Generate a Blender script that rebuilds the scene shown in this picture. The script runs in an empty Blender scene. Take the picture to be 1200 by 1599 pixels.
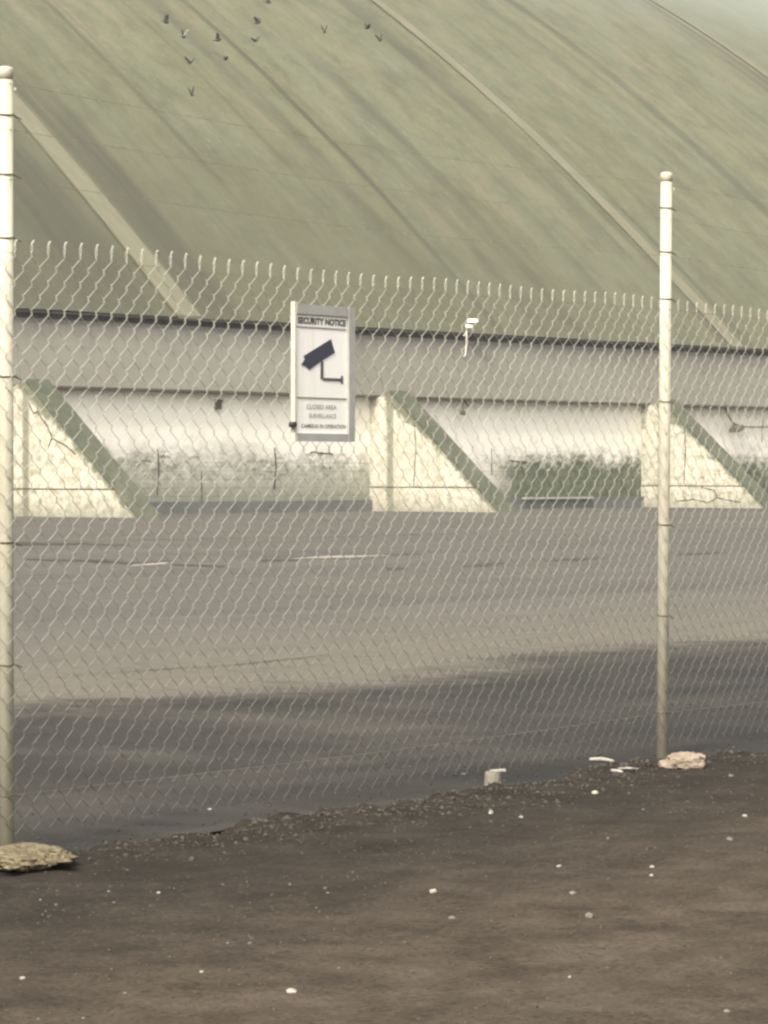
import bpy, math, random
import numpy as np
from mathutils import Vector, Matrix, noise as mnoise

random.seed(7)
rng = np.random.default_rng(7)
S = bpy.context.scene
C = S.collection

# ------------------------------------------------------------------ camera
F_PX, XV, HY, H = 4800.0, 4750.0, 740.0, 1.2
c_ = math.hypot(XV - 600, F_PX)
WR, WA = (XV - 600) / c_, F_PX / c_          # wall direction in camera terms (right, away)
# world: X along the hall's wall, Y into the hall, Z up; camera stands at the origin
FH = Vector((WA, WR, 0)); RH = Vector((WR, -WA, 0)); UP = Vector((0, 0, 1))
PITCH = math.atan((799.5 - HY) / F_PX)
FWD = FH * math.cos(PITCH) - UP * math.sin(PITCH)
CUP = UP * math.cos(PITCH) + FH * math.sin(PITCH)
CAM = Vector((0, 0, H))
cd = bpy.data.cameras.new('camera'); cam = bpy.data.objects.new('camera', cd); C.objects.link(cam)
cd.sensor_fit = 'HORIZONTAL'; cd.sensor_width = 36; cd.lens = 36 * F_PX / 1200
cd.clip_start = 0.1; cd.clip_end = 2000
cam.matrix_world = Matrix((( RH.x, CUP.x, -FWD.x, CAM.x), (RH.y, CUP.y, -FWD.y, CAM.y), (RH.z, CUP.z, -FWD.z, CAM.z), (0, 0, 0, 1)))
S.camera = cam

# ------------------------------------------------------------------ light
SUN_LEFT, SUN_ELEV = math.radians(22), math.radians(45)
sh = -FH * math.cos(SUN_LEFT) - RH * math.sin(SUN_LEFT)       # towards the sun, flat
SUN = Vector((sh.x * math.cos(SUN_ELEV), sh.y * math.cos(SUN_ELEV), math.sin(SUN_ELEV)))
world = bpy.data.worlds.new('World'); S.world = world; world.use_nodes = True
wn = world.node_tree.nodes; wl = world.node_tree.links
bg = wn['Background']
sky = wn.new('ShaderNodeTexSky'); sky.sky_type = 'NISHITA'; sky.sun_disc = False
sky.sun_elevation = SUN_ELEV; sky.sun_rotation = math.atan2(SUN.x, SUN.y)
sky.air_density = 1.0; sky.dust_density = 6.0; sky.ozone_density = 1.0
hs = wn.new('ShaderNodeHueSaturation'); hs.inputs['Saturation'].default_value = 0.35
tint = wn.new('ShaderNodeMixRGB'); tint.blend_type = 'MULTIPLY'; tint.inputs[0].default_value = 1.0
tint.inputs[2].default_value = (1.0, 0.97, 0.90, 1)
wl.new(sky.outputs[0], hs.inputs['Color']); wl.new(hs.outputs[0], tint.inputs[1]); wl.new(tint.outputs[0], bg.inputs['Color'])
bg.inputs['Strength'].default_value = 0.15
sd = bpy.data.lights.new('sun', 'SUN'); sd.energy = 1.25; sd.angle = math.radians(4); sd.color = (1.0, 0.93, 0.79)
so = bpy.data.objects.new('sun', sd); C.objects.link(so)
so.rotation_euler = SUN.to_track_quat('Z', 'Y').to_euler()
S.view_settings.view_transform = 'Standard'; S.view_settings.look = 'None'
S.view_settings.gamma = 1; S.view_settings.use_curve_mapping = False
S.view_settings.exposure = 1.12
S.cycles.filter_width = 2.5

# ------------------------------------------------------------------ helpers
def ray(x, y):
    return (FWD * F_PX + RH * (x - 600) - CUP * (y - 799.5)).normalized()
def on_plane(x, y, p, n):
    d = ray(x, y); t = (Vector(p) - CAM).dot(n) / d.dot(n)
    return CAM + d * t
def on_ground(x, y, z=0.0): return on_plane(x, y, (0, 0, z), UP)

class MB:
    def __init__(s): s.v = []; s.f = []; s.uv = None; s.smooth = False
    def add(s, vs, fs):
        o = len(s.v); s.v += [tuple(v) for v in vs]; s.f += [tuple(i + o for i in f) for f in fs]; return s
    def box(s, x0, x1, y0, y1, z0, z1):
        return s.add([(x0,y0,z0),(x1,y0,z0),(x1,y1,z0),(x0,y1,z0),(x0,y0,z1),(x1,y0,z1),(x1,y1,z1),(x0,y1,z1)],
                     [(0,3,2,1),(4,5,6,7),(0,1,5,4),(1,2,6,5),(2,3,7,6),(3,0,4,7)])
    def obox(s, o, ex, ey, ez, a0, a1, b0, b1, c0, c1):
        P = [Vector(o) + Vector(ex)*a + Vector(ey)*b + Vector(ez)*c for c in (c0,c1) for (a,b) in ((a0,b0),(a1,b0),(a1,b1),(a0,b1))]
        return s.add(P, [(0,3,2,1),(4,5,6,7),(0,1,5,4),(1,2,6,5),(2,3,7,6),(3,0,4,7)])
    def prism(s, poly, ax):                       # poly: list of Vector, extruded by vector ax
        n = len(poly); P = [Vector(p) for p in poly]; Q = [p + Vector(ax) for p in P]
        return s.add(P + Q, [tuple(range(n))[::-1], tuple(range(n, 2*n))] + [(i,(i+1)%n,(i+1)%n+n,i+n) for i in range(n)])
    def tube(s, pts, r, n=6, caps=True):
        pts = [Vector(p) for p in pts]; o = len(s.v); m = len(pts)
        rs = r if isinstance(r, (list, tuple)) else [r]*m
        t0 = (pts[1]-pts[0]).normalized()
        ref = Vector((0,0,1)) if abs(t0.z) < .9 else Vector((0,1,0))
        for i, p in enumerate(pts):
            t = (pts[min(i+1,m-1)]-pts[max(i-1,0)]).normalized()
            a = t.cross(ref)
            a = a.normalized() if a.length > 1e-6 else t.orthogonal().normalized()
            b = t.cross(a); 
            for k in range(n):
                q = 2*math.pi*k/n
                s.v.append(tuple(p + a*(rs[i]*math.cos(q)) + b*(rs[i]*math.sin(q))))
        for i in range(m-1):
            for k in range(n):
                k2 = (k+1) % n
                s.f.append((o+i*n+k, o+i*n+k2, o+(i+1)*n+k2, o+(i+1)*n+k))
        if caps:
            s.f.append(tuple(o+k for k in range(n))[::-1]); s.f.append(tuple(o+(m-1)*n+k for k in range(n)))
        return s
    def lathe(s, prof, n=16):                     # prof: (r, z)
        o = len(s.v)
        for r, z in prof:
            for k in range(n):
                q = 2*math.pi*k/n; s.v.append((r*math.cos(q), r*math.sin(q), z))
        for i in range(len(prof)-1):
            for k in range(n):
                k2 = (k+1)%n; s.f.append((o+i*n+k, o+i*n+k2, o+(i+1)*n+k2, o+(i+1)*n+k))
        s.f.append(tuple(o+k for k in range(n))[::-1]); s.f.append(tuple(o+(len(prof)-1)*n+k for k in range(n)))
        return s
    def mesh(s, name, m, smooth=False, uvf=None):
        me = bpy.data.meshes.new(name); me.from_pydata(s.v, [], s.f); me.update()
        if m: me.materials.append(m)
        if smooth: me.polygons.foreach_set('use_smooth', [True]*len(me.polygons))
        if uvf:
            ul = me.uv_layers.new(name='uv')
            for l in me.loops: ul.data[l.index].uv = uvf(s.v[l.vertex_index])
        return me
    def build(s, name, m, parent=None, smooth=False, uvf=None, loc=None):
        o = bpy.data.objects.new(name, s.mesh(name, m, smooth, uvf)); C.objects.link(o)
        if loc is not None: o.location = loc
        if parent: o.parent = parent
        return o
def tag(o, label=None, cat=None, group=None, kind=None):
    for k, v in (('label', label), ('category', cat), ('group', group), ('kind', kind)):
        if v: o[k] = v
    return o
def empty(name, loc=(0,0,0), label=None, cat=None, group=None):
    o = bpy.data.objects.new(name, None); C.objects.link(o); o.location = loc; o.empty_display_size = .2
    return tag(o, label, cat, group)

# ------------------------------------------------------------------ material helpers
class NT:
    def __init__(s, name, rough=.85, spec=.25, metal=0.0):
        s.m = bpy.data.materials.new(name); s.m.use_nodes = True
        s.n = s.m.node_tree.nodes; s.l = s.m.node_tree.links
        s.p = s.n['Principled BSDF']; s.p.inputs['Roughness'].default_value = rough
        s.p.inputs['Specular IOR Level'].default_value = spec; s.p.inputs['Metallic'].default_value = metal
        s.tc = s.n.new('ShaderNodeTexCoord')
    def coord(s, kind='Object', scale=(1,1,1), loc=(0,0,0), rot=(0,0,0)):
        mp = s.n.new('ShaderNodeMapping'); s.l.new(s.tc.outputs[kind], mp.inputs[0])
        mp.inputs['Scale'].default_value = scale; mp.inputs['Location'].default_value = loc; mp.inputs['Rotation'].default_value = rot
        return mp.outputs[0]
    def noise(s, vec, scale=1, detail=5, rough=.6, dist=0):
        t = s.n.new('ShaderNodeTexNoise'); s.l.new(vec, t.inputs['Vector'])
        t.inputs['Scale'].default_value = scale; t.inputs['Detail'].default_value = detail
        t.inputs['Roughness'].default_value = rough; t.inputs['Distortion'].default_value = dist
        return t.outputs['Fac']
    def ramp(s, fac, stops, interp='LINEAR'):
        r = s.n.new('ShaderNodeValToRGB'); e = r.color_ramp.elements; r.color_ramp.interpolation = interp
        while len(e) < len(stops): e.new(.5)
        for el, (p, c) in zip(e, stops):
            el.position = p; el.color = (c, c, c, 1) if isinstance(c, (int, float)) else (*c, 1)
        s.l.new(fac, r.inputs[0]); return r.outputs[0]
    def mix(s, fac, a, b, mode='MIX'):
        m = s.n.new('ShaderNodeMixRGB'); m.blend_type = mode
        for i, v in ((0, fac), (1, a), (2, b)):
            if hasattr(v, 'links'): s.l.new(v, m.inputs[i])
            elif i == 0: m.inputs[0].default_value = v
            else: m.inputs[i].default_value = (*v, 1)
        return m.outputs[0]
    def math(s, op, a, b=None, c=None, clamp=False):
        m = s.n.new('ShaderNodeMath'); m.operation = op; m.use_clamp = clamp
        for i, v in enumerate((a, b, c)):
            if v is None: continue
            if hasattr(v, 'links'): s.l.new(v, m.inputs[i])
            else: m.inputs[i].default_value = v
        return m.outputs[0]
    def xyz(s, vec):
        x = s.n.new('ShaderNodeSeparateXYZ'); s.l.new(vec, x.inputs[0]); return x.outputs
    def smooth(s, v, a, b):
        m = s.n.new('ShaderNodeMapRange'); m.interpolation_type = 'SMOOTHSTEP'
        s.l.new(v, m.inputs[0]); m.inputs[1].default_value = a; m.inputs[2].default_value = b
        return m.outputs[0]
    def bump(s, h, strength=.3, dist=.02):
        b = s.n.new('ShaderNodeBump'); b.inputs['Strength'].default_value = strength; b.inputs['Distance'].default_value = dist
        s.l.new(h, b.inputs['Height']); s.l.new(b.outputs[0], s.p.inputs['Normal'])
    def out(s, col):
        if hasattr(col, 'links'): s.l.new(col, s.p.inputs['Base Color'])
        else: s.p.inputs['Base Color'].default_value = (*col, 1)
        return s.m
def simple(name, c1, c2, scale=8, rough=.8, metal=0, spec=.25, bump=0, bd=.01):
    t = NT(name, rough, spec, metal); v = t.coord()
    f = t.noise(v, scale); col = t.mix(t.ramp(f, [(.3, 0), (.7, 1)]), c1, c2)
    if bump: t.bump(t.noise(v, scale*4, 6), bump, bd)
    return t.out(col)

# ------------------------------------------------------------------ hall geometry frame
A0 = F_PX * H / (798 - HY); B0 = (578 - 600) / F_PX * A0
P0 = FH * A0 + RH * B0                      # foot of the wall at the second buttress
X0, Y0 = P0.x, P0.y
WN = Vector((0, 1, 0))
def on_wall(x, y, dy=0): return on_plane(x, y, (0, Y0 + dy, 0), WN)
# buttress stations (left face) along the wall
BAY = 0.5 * ((on_wall(578, 740).x - on_wall(5, 740).x) + (on_wall(1002, 740).x - on_wall(578, 740).x))
fin_x = [X0 + BAY * k for k in range(-3, 5)]
fin_x[2] = on_wall(8, 740).x; fin_x[4] = on_wall(1002, 740).x
FT = 0.86                                   # buttress thickness
Z_TOP = on_wall(600, 619).z                 # top of white wall
Z_BAND = on_wall(600, 513).z                # top of grey band
# roof profile from the three rib lines seen in the photograph
R1 = [(300,490),(220,390),(130,290),(75,225),(20,160)]
R2 = [(1150,540),(1000,370),(900,275),(800,180),(720,105),(590,0)]
R3 = [(1200,110),(1100,52),(1010,0)]
x1 = on_wall(300, 490).x; x2 = on_wall(1150, 540).x; x3 = x2 + .965 * (x2 - x1)
A, B, Wt = [], [], []
for xx, pts in ((x1, R1), (x2, R2), (x3, R3)):
    for (px, py) in pts:
        p = on_plane(px, py, (xx, 0, 0), Vector((1, 0, 0)))
        L = p.y - Y0; A.append([1, L, L*L]); B.append(p.z); Wt.append(1 / p.length)
A, B, Wt = map(np.array, (A, B, Wt))
co = np.linalg.lstsq(A * Wt[:, None], B * Wt, rcond=None)[0]
LR = 38.0
def roof_z(L):
    if L <= LR: return co[0] + co[1]*L + co[2]*L*L
    s = co[1] + 2*co[2]*LR
    d = L - LR; return roof_z(LR) + s*d - s/(2*30.0)*d*d          # rounds over to the ridge 30 m further in
RIDGE = LR + 30.0
print('roof', co, 'bay', BAY, 'ztop', Z_TOP, Z_BAND, 'z34', roof_z(34), 'ridge', roof_z(RIDGE), 'fins', [round(v - X0, 1) for v in fin_x], 'ribs', x1-X0, x2-X0)
def roof_hit(x, y):
    d = ray(x, y); t = 60.0
    while t < 400:
        p = CAM + d*t; L = p.y - Y0
        if L > -1 and p.z < roof_z(L): return p
        t += .1
    return None
for q in ((300,0),(560,290),(420,170),(40,80),(130,170),(1200,0),(700,380),(480,180),(620,330),(1000,190),(1200,260),(100,190),(270,380),(650,90),(860,330)):
    hp = roof_hit(*q); print(q, None if hp is None else (round(hp.x-X0,1), round(hp.y-Y0,1), round(hp.z,1)))

# ------------------------------------------------------------------ fence frame
PH = 2.47
def post_at(px, ytop, ybot):
    d = F_PX * PH / (ybot - ytop); b = (px - 600) / F_PX * d
    return FH * d + RH * b
Q1 = post_at(9, 105, 1340); Q2 = post_at(1035, 270, 1187)
FD = (Q2 - Q1); SPAN = FD.length; FD.normalize()
FN = Vector((FD.y, -FD.x, 0))
if FN.dot(-FH) < 0: FN = -FN                # towards the camera
def on_fence(x, y, off=0.0):
    p = on_plane(x, y, Q1 + FN*off, FN); return ((p - Q1).dot(FD), p.z)
def fpt(s, z, off=0.0): return Q1 + FD*s + FN*off + UP*z
print('fence span', SPAN, 'FD', FD, 'mesh top', on_fence(40, 362), on_fence(1150, 472), 'bottom', on_fence(60, 1262), on_fence(1000, 1165))
print('sign', on_fence(458, 473), on_fence(552, 690))

# ------------------------------------------------------------------ materials
def roof_material(ribs):
    t = NT('olive_roof_coating', .8, .3)
    uv = t.coord('UV'); u, v = t.xyz(uv)[0], t.xyz(uv)[1]
    big = t.noise(t.coord('UV', (.09, .045, 1)), 1, 4, .6)
    patch = t.noise(t.coord('UV', (.35, .12, 1), (3, 1, 0)), 1, 5, .65, .6)
    streak = t.noise(t.coord('UV', (1.5, .035, 1)), 1, 5, .62)
    streak2 = t.noise(t.coord('UV', (5.5, .07, 1), (11, 4, 0)), 1, 3, .6)
    grain = t.noise(t.coord('UV', (2.2, 1.3, 1)), 2.5, 8, .72)
    base = t.mix(t.ramp(big, [(.32, 0), (.68, 1)]), (.114,.118,.066), (.150,.152,.094))
    base = t.mix(t.ramp(patch, [(.42, 0), (.66, .75)]), base, (.125,.140,.092))
    redd = t.noise(t.coord('UV', (.5, .2, 1), (7, 9, 0)), 1, 4)
    base = t.mix(t.ramp(redd, [(.52, 0), (.72, .55)]), base, (.200,.168,.118))
    base = t.mix(t.ramp(streak, [(.48, 0), (.66, .4)]), base, (.085, .086, .054))
    base = t.mix(t.ramp(streak2, [(.57, 0), (.70, .32)]), base, (.066, .067, .043))
    base = t.mix(t.ramp(streak2, [(.24, .2), (.38, 0)]), base, (.24, .235, .165))
    # run-off stains at their own places along the hall, each a band down the slope
    def band(c, w, amt, v0, v1, col, seed):
        nonlocal base
        wob = t.math('MULTIPLY_ADD', t.noise(t.coord('UV', (.05, .1, 1), (seed, seed*2.3, 0)), 1, 4), w*1.1, -w*.55)
        d = t.math('ABSOLUTE', t.math('SUBTRACT', t.math('ADD', u, wob), c))
        k = t.math('SUBTRACT', 1.0, t.smooth(d, w*.35, w))
        a = t.math('MULTIPLY', t.smooth(v, v0-3, v0+1.5), t.math('SUBTRACT', 1.0, t.smooth(v, v1-6, v1+3)))
        n = t.ramp(t.noise(t.coord('UV', (1.4, .12, 1), (seed*5, 0, 0)), 1, 5, .7), [(.28, .35), (.6, 1)])
        base = t.mix(t.math('MULTIPLY', t.math('MULTIPLY', k, a), t.math('MULTIPLY', n, amt)), base, col)
    base = t.mix(t.ramp(grain, [(.30, .5), (.48, 0)]), base, (.10, .10, .062))
    base = t.mix(t.ramp(grain, [(.54, 0), (.72, .4)]), base, (.30, .29, .21))
    blot = t.noise(t.coord('UV', (.75, .42, 1), (5, 8, 0)), 1, 8, .72)
    base = t.mix(t.ramp(blot, [(.38, .55), (.5, 0)]), base, (.078, .08, .05))
    base = t.mix(t.ramp(blot, [(.53, 0), (.68, .4)]), base, (.19, .187, .13))
    grime_glare = t.math('SUBTRACT', 1.0, t.smooth(t.math('ADD', t.math('ADD', v, t.math('MULTIPLY', u, .28)), t.math('MULTIPLY_ADD', patch, 10.0, -5.0)), -3.0, 17.0))
    base = t.mix(t.math('MULTIPLY', grime_glare, .72), base, (.080, .082, .052))      # grime plus the dark end of a painted glare gradient, low at near end
    glare_veil = t.smooth(t.math('ADD', v, t.math('MULTIPLY', u, .22)), 30, 56)
    base = t.mix(t.math('MULTIPLY', glare_veil, .7), base, (.26, .295, .26))      # pale window glare painted into the crown and far end
    for args in ribs: band(*args)
    t.bump(t.math('ADD', grain, t.math('MULTIPLY', streak, .6)), .35, .06)
    return t.out(base)

def plaster(name, mould=.15, mu=0.5, dirt=1.0, seed=0.0):
    """white limewashed blockwork; uv in metres; mould is a patch of its own at the foot of the bay"""
    t = NT(name, .9, .15)
    uv = t.coord('UV', (1,1,1), (0,0,0)); u, v = t.xyz(uv)[0], t.xyz(uv)[1]
    n1 = t.noise(t.coord('UV', (.6,.8,1), (seed, 0, 0)), 1, 6, .65)
    n2 = t.noise(t.coord('UV', (2.2,2.6,1), (seed*2, 0, 0)), 1.4, 7, .7)
    n3 = t.noise(t.coord('UV', (.9,.16,1), (seed*3, 0, 0)), 2.5, 4, .6)
    col = t.mix(t.ramp(n1, [(.35,0),(.65,1)]), (.82,.785,.685), (.89,.865,.785))
    col = t.mix(t.ramp(n3, [(.55,0),(.8,.35)]), col, (.58,.55,.46))
    # patched render in the lower half with rows of block joints
    br = t.n.new('ShaderNodeTexBrick'); t.l.new(t.coord('UV', (1,1,1), (.1,.02,0)), br.inputs['Vector'])
    br.inputs['Scale'].default_value = 1; br.inputs['Brick Width'].default_value = .55; br.inputs['Row Height'].default_value = .26
    br.inputs['Mortar Size'].default_value = .022; br.inputs['Mortar Smooth'].default_value = .6
    low = t.math('SUBTRACT', 1.0, t.smooth(t.math('ADD', v, t.math('MULTIPLY_ADD', n1, .9, -.45)), 1.45, 2.0))
    rub = t.math('MULTIPLY', low, t.ramp(n2, [(.36,.95),(.58,.15)]))
    col = t.mix(t.math('MULTIPLY', rub, .55*dirt), col, (.42,.405,.33))
    jn = t.math('MULTIPLY', t.math('MULTIPLY', br.outputs['Fac'], low), t.ramp(n1, [(.38,0),(.6,.55)]))
    col = t.mix(jn, col, (.30,.31,.27))
    spots = t.ramp(t.noise(t.coord('UV', (2.1,4.2,1), (seed*4, 3, 0)), 1.3, 7, .78), [(.51,0),(.57,.9)])
    row = t.math('MULTIPLY', t.smooth(v, .5, 1.5), t.math('SUBTRACT', 1.0, t.smooth(v, 1.75, 2.1)))
    pm = t.ramp(t.noise(t.coord('UV', (.45,.5,1), (seed*6, 1, 0)), 1, 5, .7), [(.46,0),(.58,1)])
    col = t.mix(t.math('MULTIPLY', t.math('MULTIPLY', spots, pm), t.math('MULTIPLY', row, dirt)), col, (.15,.155,.12))
    foot = t.math('SUBTRACT', 1.0, t.smooth(t.math('ADD', v, t.math('MULTIPLY', n2, -.9)), -.25, .65))
    col = t.mix(t.math('MULTIPLY', foot, .6*dirt), col, (.20,.215,.16))
    # mould
    nm = t.math('MULTIPLY_ADD', n2, 2.2, -1.1); nb = t.math('MULTIPLY_ADD', n1, 3.0, -1.5)
    um = t.smooth(t.math('ADD', t.math('ADD', u, nb), t.math('MULTIPLY', nm, 1.2)), mu-.8, mu+1.6)
    vm = t.math('SUBTRACT', 1.0, t.smooth(t.math('ADD', v, t.math('ADD', nm, t.math('MULTIPLY', nb, .6))), 1.0, 2.45))
    mk = t.math('MINIMUM', t.math('MULTIPLY', t.math('MULTIPLY', um, vm), mould*1.3), .97)
    mk = t.math('MULTIPLY', mk, t.ramp(n2, [(.3,1),(.75,.9)]))
    col = t.mix(mk, col, t.mix(t.ramp(n2, [(.4,0),(.6,1)]), (.06,.08,.05), (.115,.135,.088)))
    t.bump(t.math('SUBTRACT', n2, t.math('MULTIPLY', br.outputs['Fac'], t.math('MULTIPLY', low, .5))), .35, .03)
    return t.out(col)

def fin_material(name, seed, slope_k, slope_b, grime=.5):
    """cream paint on the buttress sides, moss creeping down from the sloping top (line z = k*L + b), uv = (L, z)"""
    t = NT(name, .9, .15)
    uv = t.coord('UV'); u, v = t.xyz(uv)[0], t.xyz(uv)[1]
    n1 = t.noise(t.coord('UV', (.8,.8,1), (seed,0,0)), 1, 6, .65)
    n2 = t.noise(t.coord('UV', (2.4,2.4,1), (seed*2,1,0)), 1.6, 7, .72)
    n3 = t.noise(t.coord('UV', (3.0,.22,1), (seed*3,1,0)), 1.2, 4, .6)
    col = t.mix(t.ramp(n1, [(.35,0),(.66,1)]), (.47,.445,.37), (.60,.575,.485))
    col = t.mix(t.ramp(n3, [(.48,0),(.75,.6)]), col, (.42,.37,.26))
    col = t.mix(t.math('MULTIPLY', t.ramp(n2, [(.47,0),(.62,.9)]), grime), col, (.27,.25,.185))
    d = t.math('SUBTRACT', t.math('MULTIPLY_ADD', u, slope_k, slope_b), v)        # metres below the slope
    dn = t.math('ADD', d, t.math('MULTIPLY_ADD', n2, -1.0, .42))
    dn = t.math('SUBTRACT', dn, t.math('MULTIPLY', t.math('SUBTRACT', 1.0, t.smooth(u, .9, 2.6)), .26))
    m = t.math('SUBTRACT', 1.0, t.smooth(dn, -.04, .26))
    col = t.mix(t.math('MULTIPLY', m, .9), col, (.115,.125,.085))
    w = t.math('SUBTRACT', 1.0, t.smooth(t.math('ADD', v, t.math('MULTIPLY', n2, -1.0)), -.5, .15))
    col = t.mix(t.math('MULTIPLY', w, .6), col, (.2,.2,.15))
    # damp line down the joint between pier and buttress
    j = t.math('SUBTRACT', 1.0, t.smooth(t.math('ABSOLUTE', t.math('SUBTRACT', t.math('ADD', u, t.math('MULTIPLY_ADD', n2, .3, -.15)), .86)), .07, .2))
    col = t.mix(t.math('MULTIPLY', j, t.ramp(n1, [(.3,.95),(.7,.75)])), col, (.17,.17,.125))
    t.bump(n2, .5, .03)
    return t.out(col)

def band_material():
    t = NT('weathered_grey_concrete', .88, .2)
    uv = t.coord('UV'); u, v = t.xyz(uv)[0], t.xyz(uv)[1]
    n1 = t.noise(t.coord('UV', (.13,.5,1)), 1, 5, .6); n2 = t.noise(t.coord('UV', (1.6,.25,1)), 1.2, 5, .65); n3 = t.noise(t.coord('UV', (1.5,1.5,1)), 2, 7, .7)
    col = t.mix(t.ramp(n1, [(.35,0),(.65,1)]), (.235,.226,.192), (.275,.266,.23))
    col = t.mix(t.ramp(n2, [(.5,0),(.75,.4)]), col, (.19,.187,.168))
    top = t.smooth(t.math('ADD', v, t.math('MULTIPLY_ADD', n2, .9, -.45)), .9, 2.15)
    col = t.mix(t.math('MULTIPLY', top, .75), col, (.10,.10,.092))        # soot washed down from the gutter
    col = t.mix(t.ramp(n3, [(.6,0),(.8,.3)]), col, (.36,.345,.30))
    t.bump(n3, .25, .02)
    return t.out(col)

M = {}
M['band'] = band_material()
M['dark_gap'] = simple('eave_shadow_dark', (.045,.045,.042), (.075,.073,.068), 3, .7)  # near-black: the shadow line under the eave is put into this colour
M['lip_shadow'] = simple('lip_shadow_brown', (.07,.062,.05), (.11,.10,.08), 2, .8)  # dark lip: shadow under the band's foot is put into the colour
M['rib'] = None
def rib_mat():
    t = NT('pale_olive_rib', .85, .2); v = t.coord('UV')
    n = t.noise(t.coord('UV', (1.2,.3,1)), 1.5, 6, .68); n2 = t.noise(t.coord('UV', (3,1.4,1)), 2, 6, .7)
    c = t.mix(t.ramp(n, [(.35,0),(.65,1)]), (.15,.147,.10), (.19,.185,.135))
    c = t.mix(t.ramp(n2, [(.6,0),(.75,.5)]), c, (.17,.165,.105))
    t.bump(n2, .3, .03); return t.out(c)
M['rib'] = rib_mat()
M['ribs_edge'] = simple('dark_rib_seam', (.085,.085,.058), (.12,.12,.082), 1.5, .9)
def moss_mat():
    t = NT('mossy_concrete_slope', .95, .1)
    v = t.coord()
    n1 = t.noise(v, .8, 6, .65); n2 = t.noise(v, 5, 8, .7)
    c = t.mix(t.ramp(n1, [(.35,0),(.65,1)]), (.08,.09,.065), (.125,.128,.093))
    c = t.mix(t.ramp(n2, [(.5,0),(.66,.7)]), c, (.07,.08,.055))
    c = t.mix(t.ramp(n1, [(.6,0),(.72,.5)]), c, (.20,.19,.15))
    t.bump(n2, .8, .04); return t.out(c)
M['moss'] = moss_mat()
M['plinth'] = simple('blue_grey_plinth', (.12,.128,.128), (.17,.175,.17), 1.2, .8, bump=.3, bd=.02)  # plain dark blue-grey concrete
M['crack'] = simple('dark_crack_filler', (.05,.045,.035), (.08,.07,.055), 5, .95)  # flat dark filling of cracks and bed joints
def wire_mat():
    t = NT('galvanised_wire', .45, .3, .5); v = t.coord(); z = t.xyz(v)[2]
    n = t.noise(v, 12, 5, .7)
    c = t.mix(t.ramp(n, [(.35,0),(.65,1)]), (.42,.412,.355), (.54,.528,.46))
    d = t.math('SUBTRACT', 1.0, t.smooth(t.math('ADD', z, t.math('MULTIPLY_ADD', n, .5, -.25)), .3, 1.5))
    c = t.mix(t.math('MULTIPLY', d, .75), c, (.22,.215,.19))
    d2 = t.math('SUBTRACT', 1.0, t.smooth(t.math('ADD', z, t.math('MULTIPLY_ADD', n, .4, -.2)), .05, .75))
    return t.out(t.mix(t.math('MULTIPLY', d2, .75), c, (.085,.08,.07)))     # lower mesh darkens towards the ground
M['galv'] = wire_mat()
M['wire_dull'] = simple('dull_barbed_wire', (.19,.188,.13), (.24,.235,.17), 25, .8, .0)
M['tie'] = simple('rusty_tie_wire', (.10,.085,.06), (.17,.14,.10), 60, .8, .2)
def post_mat():
    t = NT('cream_painted_pipe', .55, .35); v = t.coord(); z = t.xyz(v)[2]
    n1 = t.noise(t.coord('Object', (9,9,1.2)), 1, 6, .65); n2 = t.noise(v, 30, 8, .75)
    c = t.mix(t.ramp(n1, [(.35,0),(.65,1)]), (.44,.415,.325), (.525,.50,.405))
    c = t.mix(t.ramp(n2, [(.58,0),(.7,.55)]), c, (.50,.46,.34))
    m = t.math('SUBTRACT', 1.0, t.smooth(t.math('ADD', z, t.math('MULTIPLY_ADD', n1, .5, -.25)), .0, .62))
    c = t.mix(t.math('MULTIPLY', m, .45), c, (.29,.265,.20))      # splashed mud on the foot
    t.bump(n2, .2, .004); return t.out(c)
M['post'] = post_mat()
M['frame'] = simple('aluminium_sign_frame', (.36,.36,.33), (.46,.46,.43), 14, .55, .3, .4)
M['frame_sunlit'] = simple('sunlit_sign_edge', (.46,.445,.38), (.56,.545,.475), 14, .6)  # paler frame copy: sun on the left rail is put into the colour
M['panel'] = simple('white_sign_enamel', (.84,.83,.78), (.89,.88,.84), 5, .45, spec=.4)
def enamel():
    t = NT('white_sign_enamel', .45, .4); v = t.coord(); n = t.noise(v, 9, 7, .7); st = t.noise(t.coord('Object', (26,26,1.6)), 1, 5, .65)
    c = t.mix(t.ramp(n, [(.35,0),(.7,1)]), (.87,.86,.81), (.91,.90,.87)); c = t.mix(t.ramp(st, [(.52,0),(.72,.35)]), c, (.58,.53,.43))
    c = t.mix(t.ramp(t.noise(v, 60, 6, .75), [(.62,0),(.7,.5)]), c, (.45,.42,.36)); return t.out(c)
M['panel'] = enamel()
M['ink'] = simple('faded_black_ink', (.075,.075,.075), (.12,.12,.115), 40, .6)
M['ink_soft'] = simple('worn_grey_ink', (.22,.215,.195), (.32,.31,.28), 60, .6)
M['navy'] = simple('navy_print', (.045,.047,.075), (.06,.062,.09), 20, .5)
M['lamp_white'] = simple('white_lamp_housing', (.80,.78,.70), (.88,.86,.80), 6, .5)
M['lamp_glass'] = simple('dusty_lamp_glass', (.35,.35,.33), (.45,.45,.42), 6, .25, spec=.5)
M['iron'] = simple('brown_iron_bracket', (.07,.06,.047), (.12,.105,.082), 6, .8)
M['bird'] = simple('dark_pigeon_feather', (.035,.035,.033), (.07,.068,.062), 25, .8)
M['bird_pale'] = simple('white_pigeon_feather', (.72,.71,.68), (.8,.79,.76), 25, .8)

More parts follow.
